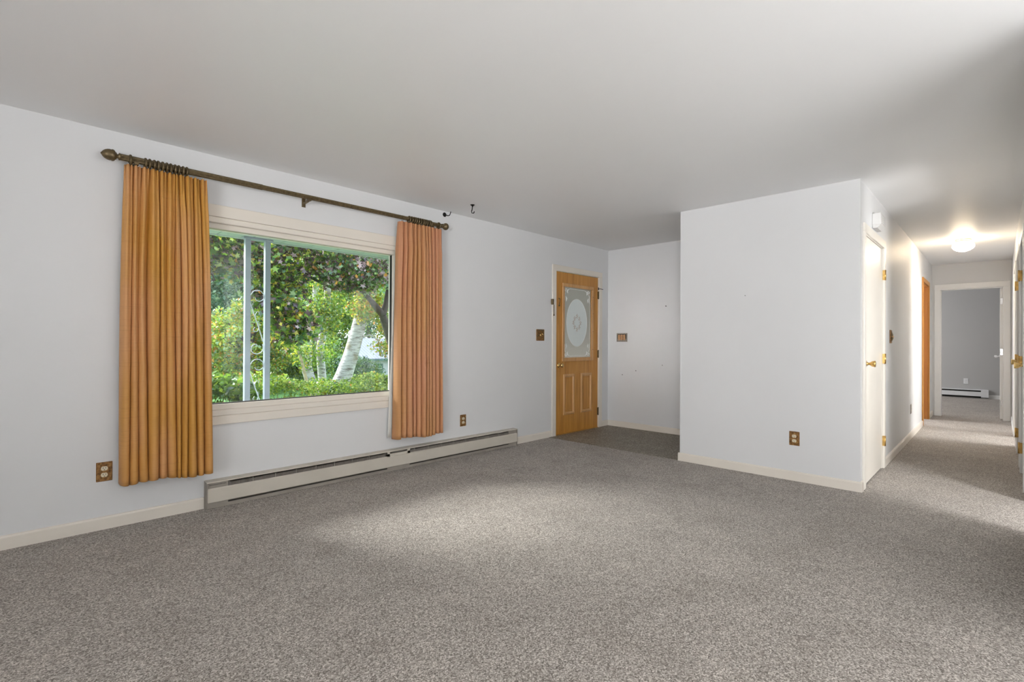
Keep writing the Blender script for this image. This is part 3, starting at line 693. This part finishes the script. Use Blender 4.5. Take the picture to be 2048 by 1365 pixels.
# ------------------------------------------------------------------ hooks, nails
h = MB(); a = (3.113, 3.539)
h.lathe((a[0], a[1], C), (0, 0, -1), [(0, .022), (.003, .020), (.010, .008), (.018, .006), (.018, 0)], 12)
h.tube([(a[0], a[1], C-.015), (a[0]-.004, a[1], C-.045), (a[0]-.012, a[1], C-.062), (a[0]-.006, a[1], C-.078), (a[0]+.012, a[1]-.004, C-.076), (a[0]+.018, a[1]-.005, C-.060)], .005, 6)
tag(h.build('ceiling_hook', 'iron'), 'black plant hook screwed into the ceiling right of the curtain rod', 'hook')
h = MB(); h.lathe((3.075, W, 2.405), (0, -1, 0), [(0, .022), (.004, .022), (.010, .012), (.016, 0)], 12)
h.tube([(3.075, W-.008, 2.405), (3.082, W-.045, 2.388), (3.09, W-.062, 2.392), (3.096, W-.066, 2.412), (3.103, W-.062, 2.428)], .0045, 6)
tag(h.build('wall_hook', 'iron'), 'black round-based hook high on the wall above the right rod end', 'hook')
def nail(o, n, lab, r=.004, L=.02):
    tag(MB().lathe(o, n, [(0, 0), (0, r*.45), (L-.002, r*.45), (L-.002, r), (L, r), (L, 0)], 8).build('nail', 'dark'), lab, 'nail')
nail((FX, 3.035, 1.622), (-1, 0, .1), 'small nail high on the entry end wall', .007)
nail((P, 1.622, 1.578), (-1, 0, .1), 'tiny nail in the middle of the white partition wall', .0035, .012)
nail((FX, 3.469, .780), (-1, 0, 0), 'tiny screw low on the entry end wall below the switch', .006, .006)
nail((FX, 3.088, .867), (-1, 0, 0), 'tiny screw low on the entry end wall near the partition edge', .005, .006)
nail((FX, 3.676, .717), (-1, 0, 0), 'tiny screw lowest on the entry end wall', .006, .006)
#EXTERIOR
# ================================================================== OUTSIDE
# porch: slab, ribbed soffit, fascia, pair of square posts with scrollwork
struct('porch_floor', MB().box(-3, 7, W+.16, W+1.7, -.35, -.06), 'concrete', 'porch slab outside the window', 'porch')
pc = thing('porch_soffit', (2, W+.9, 2.19), 'pale green ribbed porch soffit seen through the top of the window', 'soffit', kind='structure')
for i in range(34):
    xa = -3+i*.30
    MB().box(xa+.004, xa+.296, W+.17, W+1.56, 2.192, 2.206).build('soffit_panel', 'soffit', pc)
MB().box(-3, 7.2, W+1.56, W+1.60, 2.185, 2.36).build('fascia', 'soffit', pc)
MB().box(-3, 7.2, W+.165, W+1.58, 2.212, 2.36).build('porch_roof', 'siding', pc)
struct('exterior_wall', MB().box(-3, GX0-.10, W+.161, W+.20, -.4, 2.2).box(GX1+.10, 4.75, W+.161, W+.20, -.4, 2.2).box(5.8, 7.5, W+.161, W+.20, -.4, 2.2).box(GX0-.10, GX1+.10, W+.161, W+.20, -.4, .62), 'siding', 'outer face of the house wall under the porch', 'wall')
pst = thing('porch_post', (1.86, W+1.5, 0), 'pair of pale blue square porch posts joined by scrolled ironwork', 'porch post')
PY = W+1.48
for px_ in (1.756, 1.945):
    MB().box(px_-.0255, px_+.0255, PY-.0255, PY+.0255, -.06, 2.185).build('post', 'post', pst, .002)
MB().box(1.70, 2.0, PY-.05, PY+.05, -.06, -.04).build('mounting_plate', 'post', pst); MB().box(1.71, 1.99, PY-.04, PY+.04, 2.172, 2.188).build('mounting_plate', 'post', pst)
xl, xr = 1.783, 1.918
def scroll(zt):
    """one S panel of wrought iron, top at zt, .66 high"""
    mb = MB(); wv = xr-xl; m_ = (xl+xr)/2
    # upper big hook from left post over to right and curling back
    pts = [(xl+.004, PY, zt-.05)]
    for i in range(15):
        a = radians(160-i*22); R_ = .062 if i < 9 else .062-(i-8)*.006
        pts.append((m_+.004+R_*cos(a), PY, zt-.062+R_*1.05*sin(a)))
    mb.tube(pts, .0042, 6)
    mb.tube([(xl+.002, PY, zt-.13), (m_-.02, PY, zt-.27), (m_+.025, PY, zt-.40), (xr-.008, PY, zt-.52)], .0045, 6)
    pts = []
    for i in range(15):
        a = radians(30-i*22); R_ = .062 if i < 9 else .062-(i-8)*.006
        pts.append((m_+R_*cos(a), PY, zt-.58+R_*1.05*sin(a)))
    mb.tube(pts, .0042, 6)
    mb.tube([(m_-.012, PY, zt-.29), (m_-.018, PY, zt-.25), (m_+.000, PY, zt-.215), (m_+.020, PY, zt-.222), (m_+.022, PY, zt-.24)], .0035, 6)
    mb.tube([(m_+.010, PY, zt-.33), (m_+.020, PY, zt-.375), (m_+.005, PY, zt-.415), (m_-.025, PY, zt-.42), (m_-.034, PY, zt-.395), (m_-.020, PY, zt-.375)], .0035, 6)
    return mb
scroll(1.665).build('scrollwork', 'scroll', pst); scroll(.965).build('scrollwork', 'scroll', pst)
scroll(.265).build('scrollwork', 'scroll', pst)

# sloping lawn
gx = np.linspace(-40, 80, 61); gy = np.linspace(W+1.7, 90, 50)
def gz(x, y): return -.45-.15*max(0, min(x, 26)-11)*min(1, max(0, y-14)/10) + .012*max(0, y-30)*max(0, min(1, (16-x)/8))
vs = [(x, y, gz(x, y)) for y in gy for x in gx]
fs = [(j*61+i, j*61+i+1, (j+1)*61+i+1, (j+1)*61+i) for j in range(49) for i in range(60)]
struct('lawn', MB().raw(vs, fs, True).box(-40, 80, W+.2, W+1.75, -.6, -.452), 'lawn', 'green lawn behind the hedge', 'lawn')

# foliage: one mesh of folded leaf blades
def leaves(name, parent, centres, spread, n, size, cols, seed, shape='blade', upbias=.5):
    g = np.random.default_rng(seed); centres = np.asarray(centres, float); spread = np.asarray(spread, float)
    ci = g.integers(0, len(centres), n); sp = spread[ci] if spread.ndim == 2 else np.tile(spread, (n, 1))
    d = g.normal(size=(n, 3)); d /= np.linalg.norm(d, axis=1)[:, None]; rad = g.random(n)**.42
    pos = centres[ci]+d*rad[:, None]*sp
    nrm = g.normal(size=(n, 3)); nrm[:, 2] += upbias; nrm /= np.linalg.norm(nrm, axis=1)[:, None]
    t = np.cross(nrm, g.normal(size=(n, 3))); t /= np.linalg.norm(t, axis=1)[:, None]; b = np.cross(nrm, t)
    s = size*(.6+.8*g.random(n))[:, None]
    if shape == 'blade':      # four corners, folded along the midrib
        V = np.stack([pos-t*s*.5, pos+b*s*.27+nrm*s*.07, pos+t*s*.5, pos-b*s*.27+nrm*s*.07], 1); k_ = 4
        F = np.arange(n*4).reshape(n, 4); tris = np.stack([F[:, [0, 1, 2]], F[:, [0, 2, 3]]], 1).reshape(-1, 3); per = 2
    else:                     # maple leaf: five pointed lobes around a centre
        ang = np.radians([90, 62, 30, 5, -32, -62, -90, -118, -148, 175, 150, 118]); rr_ = np.array([.56, .26, .54, .24, .44, .16, .22, .16, .44, .24, .54, .26])
        V = [pos]
        for a, q in zip(ang, rr_): V.append(pos+(b*cos(a)+t*sin(a))*s*q+nrm*s*(.10*(q-.3)))
        V = np.stack(V, 1); k_ = 13; base = np.arange(n)*13
        tris = np.stack([np.stack([base, base+1+i, base+1+(i+1) % 12], 1) for i in range(12)], 1).reshape(-1, 3); per = 12
    V = V.reshape(-1, 3)
    if parent is not None: V = V-np.array(parent.location)
    me = bpy.data.meshes.new(name); me.vertices.add(len(V)); me.vertices.foreach_set('co', V.ravel())
    me.loops.add(len(tris)*3); me.loops.foreach_set('vertex_index', tris.ravel().astype(np.int32))
    me.polygons.add(len(tris)); me.polygons.foreach_set('loop_start', np.arange(len(tris), dtype=np.int32)*3)
    me.polygons.foreach_set('loop_total', np.full(len(tris), 3, np.int32)); me.update(calc_edges=True)
    ca = me.color_attributes.new('leaf_colour', 'FLOAT_COLOR', 'POINT')
    cl = np.array([c[1] for c in cols], float); pr_ = np.array([c[0] for c in cols]); pr_ = pr_/pr_.sum()
    cc = cl[g.choice(len(cl), n, p=pr_)]*(.7+.6*g.random((n, 1)))
    # neighbouring leaves of one spray share a tint
    tint = (.75+.5*g.random((len(centres), 1)))[ci]; cc = np.clip(cc*tint, 0, 1)
    ca.data.foreach_set('color', np.repeat(np.concatenate([cc, np.ones((n, 1))], 1), k_, 0).ravel().astype(np.float32))
    me.materials.append(MAT['leaf']); o = bpy.data.objects.new(name, me); COL.objects.link(o); o['kind'] = 'stuff'
    if parent: o.parent = parent
    return o
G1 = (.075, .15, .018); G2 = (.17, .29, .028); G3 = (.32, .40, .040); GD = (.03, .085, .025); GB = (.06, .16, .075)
YL = (.50, .42, .05); OR = (.52, .24, .04); PU = (.085, .045, .05); PK = (.34, .24, .24); PG = (.24, .36, .18)
def crown(cx, cy, cz, rx, ry, rz, n, seed, low=-.8):
    g = random.Random(seed); o = []
    while len(o) < n:
        d = Vector((g.gauss(0, 1), g.gauss(0, 1), g.gauss(0, 1))).normalized()*g.random()**.4
        if d.z > low: o.append((cx+d.x*rx, cy+d.y*ry, cz+d.z*rz))
    return o
def limb(p0, p1, r0_, r1_, seed, wob=.06, n=7):
    g = random.Random(seed); p0 = Vector(p0); p1 = Vector(p1); L = (p1-p0).length; pts = []; rs = []
    for i in range(n):
        t_ = i/(n-1); pts.append(p0.lerp(p1, t_)+Vector((g.uniform(-1, 1), g.uniform(-1, 1), g.uniform(-.4, .4)))*wob*L*(0 if i in (0, n-1) else .4)); rs.append(r0_+(r1_-r0_)*t_)
    return pts, rs

# --- hedge and leafy bush just beyond the porch
hg = thing('hedge', (4.6, W+3.2, -.45), 'bright green clipped hedge below the window right of the porch posts', 'hedge')
g = random.Random(3); cs = []
for i in range(1500):
    x = 1.95+g.random()*7.5; top = .64-.03*(x-2.0)+.05*sin(x*3.1)+.03*sin(x*7.7)
    u = g.random()
    if u < .55: cs.append((x, W+2.62+g.random()*1.15, top-.05-.07*g.random()))
    else: cs.append((x, W+2.60+g.random()*.22, -.42+(top+.36)*g.random()))
leaves('foliage', hg, cs, (.11, .10, .09), 52000, .042, [(5, G2), (5, G3), (2, G1), (.7, (.42, .50, .10)), (.25, OR)], 21, upbias=.8)
mb = MB()
for i in range(150):
    x = 2+g.random()*7.4; y = W+2.7+g.random()*.9
    mb.tube([(x, y, -.45), (x+g.uniform(-.1, .1), y+g.uniform(-.1, .1), .05), (x+g.uniform(-.2, .2), y+g.uniform(-.15, .15), .42)], [.009, .006, .003], 4, False)
s_ = mb.build('twigs', 'bark', hg); s_['kind'] = 'stuff'
bs = thing('leafy_bush', (1.1, W+3.2, -.45), 'glossy long-leaved green bush below the window left of the porch posts', 'bush')
cs = []
for i in range(520):
    x = -.6+g.random()*2.75; u = g.random(); top = .74+.05*sin(x*5)-.10*max(0, x-1.6)
    if u < .6: cs.append((x, W+2.5+g.random()*1.2, top-.06-.1*g.random()))
    else: cs.append((x, W+2.45+g.random()*.25, -.42+(top+.4)*g.random()))
leaves('foliage', bs, cs, (.14, .12, .11), 15000, .082, [(5, G1), (5, G2), (2, G3), (.15, OR)], 22, upbias=.7)
mb = MB()
for i in range(60):
    x = -.5+g.random()*2.6; y = W+2.6+g.random()*.9
    mb.tube([(x, y, -.45), (x+g.uniform(-.1, .1), y, .1), (x+g.uniform(-.2, .2), y, .5)], [.011, .008, .004], 4, False)
s_ = mb.build('stems', 'bark', bs); s_['kind'] = 'stuff'

# --- dark maple whose boughs hang across the top of the view
mp = thing('maple_tree', (1.4, 10.6, -.45), 'maple with dark purple and green foliage hanging across the top of the view', 'tree')
mb = MB()
for a, b, ra, rb in (((1.2, 10.8, -.45), (1.5, 10.5, 3.2), .20, .15), ((1.5, 10.5, 2.6), (3.0, 9.0, 2.75), .10, .05), ((3.0, 9.0, 2.75), (4.6, 9.2, 2.15), .045, .02),
                     ((1.5, 10.5, 3.1), (5.4, 9.2, 3.3), .10, .03), ((3.0, 9.0, 2.75), (3.1, 8.6, 1.9), .03, .01), ((2.2, 9.7, 2.7), (2.4, 8.8, 2.1), .03, .01), ((1.5, 10.5, 3.2), (0, 8.5, 3.7), .08, .03), ((1.5, 10.5, 3.2), (2.2, 11, 4.1), .10, .03)):
    p_, r_ = limb(a, b, ra, rb, int(a[0]*10+b[2]*7)); mb.tube(p_, r_, 8)
mb.build('trunk', 'bark', mp)
cs = crown(2.5, 9.6, 3.45, 3.6, 1.6, .85, 130, 31) + crown(2.4, 8.8, 2.55, .85, .6, .50, 46, 32, -2) + crown(3.6, 8.8, 2.75, 1.2, .6, .55, 50, 33, -2) \
   + crown(3.35, 8.7, 1.85, .42, .35, .50, 26, 34, -2) + crown(3.55, 8.5, 1.38, .26, .25, .30, 15, 35, -2)
leaves('foliage', mp, cs, (.30, .28, .20), 17000, .105, [(5, G1), (3, G2), (4, PU), (2, GD), (1.3, PK), (1.4, YL), (.5, OR), (1.5, G3)], 23, 'maple', .9)
mp2 = thing('maple_bough', (5.1, 9.0, -.45), 'maple with pinkish purple leaves and a dark curving branch at the right of the view', 'tree')
mb = MB()
for a, b, ra, rb in (((6.6, 9.2, -.45), (5.72, 9.1, 1.3), .13, .10), ((5.72, 9.1, 1.3), (5.5, 9, 1.7), .10, .08), ((5.5, 9, 1.7), (5.16, 9, 2.05), .075, .05), ((5.16, 9, 2.05), (4.5, 8.8, 2.5), .05, .02), ((5.5, 9, 1.7), (5.9, 9, 3.2), .07, .04)):
    p_, r_ = limb(a, b, ra, rb, int(a[0]*10+b[2]*7), .03); mb.tube(p_, r_, 8)
mb.build('trunk', 'bark', mp2)
cs = crown(4.75, 8.8, 2.42, .72, .5, .33, 60, 36, -2)+crown(5.6, 9.2, 3.2, 1.5, 1, 1.0, 90, 37)
leaves('foliage', mp2, cs, (.24, .22, .16), 8500, .095, [(3, G1), (3, PK), (2, PU), (1.5, PG), (1, G2), (.8, OR), (2, GD)], 24, 'maple', .9)

# --- birches
bi = thing('birch_tree', (5.68, 11, -.45), 'thick leaning white birch trunk right of centre in the window', 'tree')
mb = MB(); mb.tube([(5.38, 11, -.46), (5.55, 11, .0), (5.70, 11, .35), (5.86, 11, .78), (6.0, 11, 1.25), (6.10, 11, 1.62), (6.18, 11, 2.0), (6.2, 11, 2.8), (6.3, 11.2, 4.2)], [.24, .215, .195, .175, .165, .16, .13, .12, .08], 14)
mb.build('trunk', 'birch', bi)
mb = MB(); mb.tube([(6.10, 10.95, 1.50), (6.24, 10.9, 1.75), (6.36, 10.9, 2.12), (6.40, 10.8, 2.25)], [.055, .045, .035, .02], 8)
mb.tube([(6.08, 10.9, 1.25), (6.25, 10.8, 1.32), (6.42, 10.7, 1.2), (6.5, 10.7, .95), (6.55, 10.7, .80)], [.025, .02, .018, .014, .008], 6)
mb.tube([(6.2, 11, 1.9), (5.9, 10.9, 2.6), (5.6, 10.9, 3.4)], [.08, .06, .03], 8)
mb.build('branch', 'birch', bi)
cs = crown(6.1, 11, 4.2, 1.9, 1.6, 1.5, 120, 41)+crown(6.15, 10.75, 2.0, .55, .3, .38, 30, 42, -2)+crown(6.75, 10.8, 1.6, .35, .3, .35, 15, 43, -2)+crown(6.75, 10.7, 1.0, .45, .3, .22, 10, 44, -2)
leaves('foliage', bi, cs, (.26, .24, .2), 12000, .075, [(4, G2), (3, G3), (3, YL), (2.2, OR), (1, G1)], 25)
bi2 = thing('birch_tree', (6.2, 13.2, -.45), 'slender pale birch with two thin trunks in the middle of the view', 'tree')
mb = MB(); mb.tube([(6.18, 13, -.5), (6.10, 13, .4), (6.05, 13, .95), (6.2, 13, 1.75), (6.25, 13, 2.3), (6.3, 13, 4.5)], [.115, .105, .10, .10, .09, .05], 10)
mb.build('trunk', 'birch', bi2)
mb = MB(); mb.tube([(6.25, 13.6, -.5), (5.95, 13.6, .45), (5.98, 13.6, 1.3), (6.2, 13.6, 2.2), (6.2, 13.6, 4)], [.15, .14, .12, .09, .05], 10)
mb.build('trunk', 'birch', bi2)
cs = crown(6.0, 13.4, 3.6, 1.7, 1.5, 1.6, 100, 45)+crown(5.9, 12.6, 1.9, .55, .35, .55, 40, 46, -2)+crown(5.7, 12.7, .9, .5, .3, .4, 14, 47, -2)
leaves('foliage', bi2, cs, (.26, .24, .22), 9000, .08, [(4, G2), (2, G1), (2, G3), (1.4, YL), (1.2, PG)], 26)
sp = thing('sapling', (5.3, 12.5, -.45), 'thin bare tan sapling stem left of the slender birch', 'tree')
MB().tube([(5.62, 12.5, -.46), (5.48, 12.5, .15), (5.34, 12.5, .7), (5.22, 12.5, 1.05)], [.05, .04, .035, .02], 8).build('stem', 'bark_pale', sp)

# --- round evergreen shrub before the neighbour's house
sh = thing('round_shrub', (7.9, 14, -.5), 'round dark green shrub before the white house', 'shrub')
cs = crown(7.95, 14.2, .0, .72, .6, .62, 160, 51, -.9)
leaves('foliage', sh, cs, (.16, .15, .13), 11000, .055, [(5, GB), (4, G1), (3, GD), (1, G2)], 27)
MB().tube([(7.95, 14.2, -.6), (7.95, 14.2, 0)], .05, 8).build('stem', 'bark', sh)
sh2 = thing('low_shrub', (9.6, 14.6, -.5), 'loose green shrub at the right edge of the window', 'shrub')
leaves('foliage', sh2, crown(9.7, 14.8, -.45, 1.0, .6, .45, 110, 52, -.9), (.18, .15, .13), 8000, .06, [(4, PG), (4, G1), (3, G2)], 28)
MB().tube([(9.6, 14.8, -.6), (9.6, 14.8, 0)], .04, 8).build('stem', 'bark', sh2)

# --- neighbour's house
nh = thing('neighbour_house', (25, 47, -3), 'white house with grey ribbed metal roof beyond the trees', 'house')
MB().box(20.5, 36, 45.2, 52.6, -3.6, -.55).build('wall', 'siding', nh)
MB().prism([(44.6, -.62), (49, 1.42), (53.2, -.62), (53.2, -.5), (49, 1.56), (44.6, -.50)], 'x', 20.2, 36.4).build('roof', 'roof', nh)
MB().box(20.2, 36.4, 44.5, 44.62, -.72, -.56).build('gutter', 'far_glass', nh)
MB().prism([(20.4, -3.6), (24.3, -3.6), (24.3, -.75), (22.35, .75), (20.4, -.75)], 'y', 43.0, 46.5).build('gable_wing', 'siding', nh)
MB().prism([(19.95, -1.1), (22.35, .78), (24.75, -1.1), (24.75, -.95), (22.35, .95), (19.95, -.95)], 'y', 42.7, 47.5).build('gable_roof', 'siding', nh)
for xa, xb, za, zb, yy in ((20.75, 21.35, -1.85, -.80, 43.0), (27.1, 27.7, -2.05, -1.05, 45.2), (30.5, 31.5, -2.05, -1.05, 45.2)):
    wn = MB(); frame_y(wn, xa-.06, xb+.06, za-.06, zb+.06, .07, yy-.05, yy); wn.box(xa, xb, yy-.04, yy-.01, (za+zb)/2-.025, (za+zb)/2+.025)
    fr_ = wn.build('window', 'siding', nh)
    MB().box(xa, xb, yy-.02, yy-.004, za, zb).build('pane', 'far_glass', fr_)

# --- trees closing the view
def tree(name, label, cx, cy, h_, rx, ry, rz, cz, nsp, nlv, size, cols, seed, sprd, bark='bark', low=-.9):
    base = gz(cx, cy); t = thing(name, (cx, cy, base), label, 'tree')
    p_, r_ = limb((cx, cy, base-.1), (cx+.2, cy, cz+rz*.5), .05*h_*.35+.05, .05, seed, .04); mb = MB().tube(p_, r_, 8)
    g_ = random.Random(seed)
    for i in range(5):
        q = p_[3+i % 3]; a = g_.uniform(0, 2*pi); e = (q.x+cos(a)*rx*.6, q.y+sin(a)*ry*.6, q.z+rz*.5)
        pp, rq = limb(q, e, .06, .02, seed+i, .08); mb.tube(pp, rq, 5)
    mb.build('trunk', bark, t)
    leaves('foliage', t, crown(cx, cy, cz, rx, ry, rz, nsp, seed, low), (sprd, sprd*.9, sprd*.75), nlv, size, cols, seed)
    return t
tree('leafy_tree', 'small tree with yellow-green and orange leaves behind the porch posts', 5.2, 16, 4, 1.25, .9, 1.45, .95, 110, 12000, .10, [(4, G3), (3, G2), (2.5, PG), (1.3, YL), (1.3, OR)], 61, .30)
tree('leafy_tree', 'pale green bushy tree in the middle of the window', 7.1, 17, 4, 1.5, 1.0, 1.6, .9, 130, 14000, .10, [(4, PG), (4, G2), (3, G3), (2, G1)], 62, .32)
tree('evergreen_tree', 'blue-green dense tree at the left edge of the window', 5.0, 19.5, 7, 1.5, 1.4, 3.2, 2.0, 190, 17000, .13, [(5, GB), (3, GD), (3, PG), (1, G1)], 63, .40)
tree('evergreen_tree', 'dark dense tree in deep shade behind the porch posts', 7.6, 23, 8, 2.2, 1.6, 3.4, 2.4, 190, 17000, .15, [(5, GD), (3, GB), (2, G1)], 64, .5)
tree('leafy_tree', 'green tree rising behind the slender birch', 11.0, 24, 8, 2.3, 1.6, 3.6, 3.4, 200, 18000, .15, [(4, G1), (4, G2), (2, G3), (1, YL)], 65, .5)
tree('leafy_tree', 'soft green tree hanging over the roof of the white house', 17.4, 26, 8, 3.8, 1.6, 2.3, 4.5, 180, 18000, .15, [(4, G2), (4, PG), (2, G3), (1, YL)], 66, .5)
tree('leafy_tree', 'blue-green tree at the right edge of the window', 11.6, 16.8, 6, 1.8, 1.0, 2.0, 3.2, 130, 12000, .10, [(4, GB), (3, PG), (2, G2)], 67, .34)
tree('leafy_tree', 'tree with a thin leafy bough hanging before the white house', 10.7, 15.6, 5, .55, .6, .30, 1.15, 16, 1500, .085, [(4, G2), (2, G3), (2, YL), (2, PG)], 68, .2, low=-2)
k_ = 70
for cx, cy, s in ((1.5, 24, 1), (4.5, 28, 1.1), (9, 31, 1.2), (14, 33, 1.2), (19, 35, 1.2), (25, 56, 1.7), (33, 57, 1.8), (-3, 23, 1.1), (-8, 22, 1), (24.5, 34, 1.2), (17.5, 57, 1.6), (41, 55, 1.7)):
    far = cy > 50
    cz_ = 3.4*s+(1 if far else 0)
    if cx in (19, 24.5): cz_ = 7.2
    lab = {1.5: 'tall shaded tree at the far left of the back row', 4.5: 'tall shaded tree left of the porch posts in the back row', 9: 'tall tree directly behind the porch posts in the back row', 14: 'tall tree above the slender birch in the back row', 19: 'high-crowned tree above the leaning birch in the back row', 25: 'distant tree rising right behind the ridge of the white house', 33: 'distant tree past the right end of the white house roof', -3: 'back row tree beyond the left curtain', -8: 'back row tree leftmost of all', 24.5: 'high-crowned tree above the right side of the house roof', 17.5: 'distant tree left of the white house', 41: 'distant tree far right of the white house'}[cx]
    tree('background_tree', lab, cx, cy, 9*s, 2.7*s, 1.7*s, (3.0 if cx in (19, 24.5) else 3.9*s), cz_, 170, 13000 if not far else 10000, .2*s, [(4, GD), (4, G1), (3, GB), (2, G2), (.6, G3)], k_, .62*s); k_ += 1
# low far shrubbery under the crowns
cs = []
g = random.Random(9)
for i in range(400):
    x = -6+g.random()*21; cs.append((x, 27+g.random()*2+.1*x, gz(x, 28)+.2+g.random()*2.2))
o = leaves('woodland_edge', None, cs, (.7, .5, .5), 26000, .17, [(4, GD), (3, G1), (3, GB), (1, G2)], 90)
tag(o, 'dense green undergrowth along the far edge of the lawn', 'undergrowth', None, 'stuff')
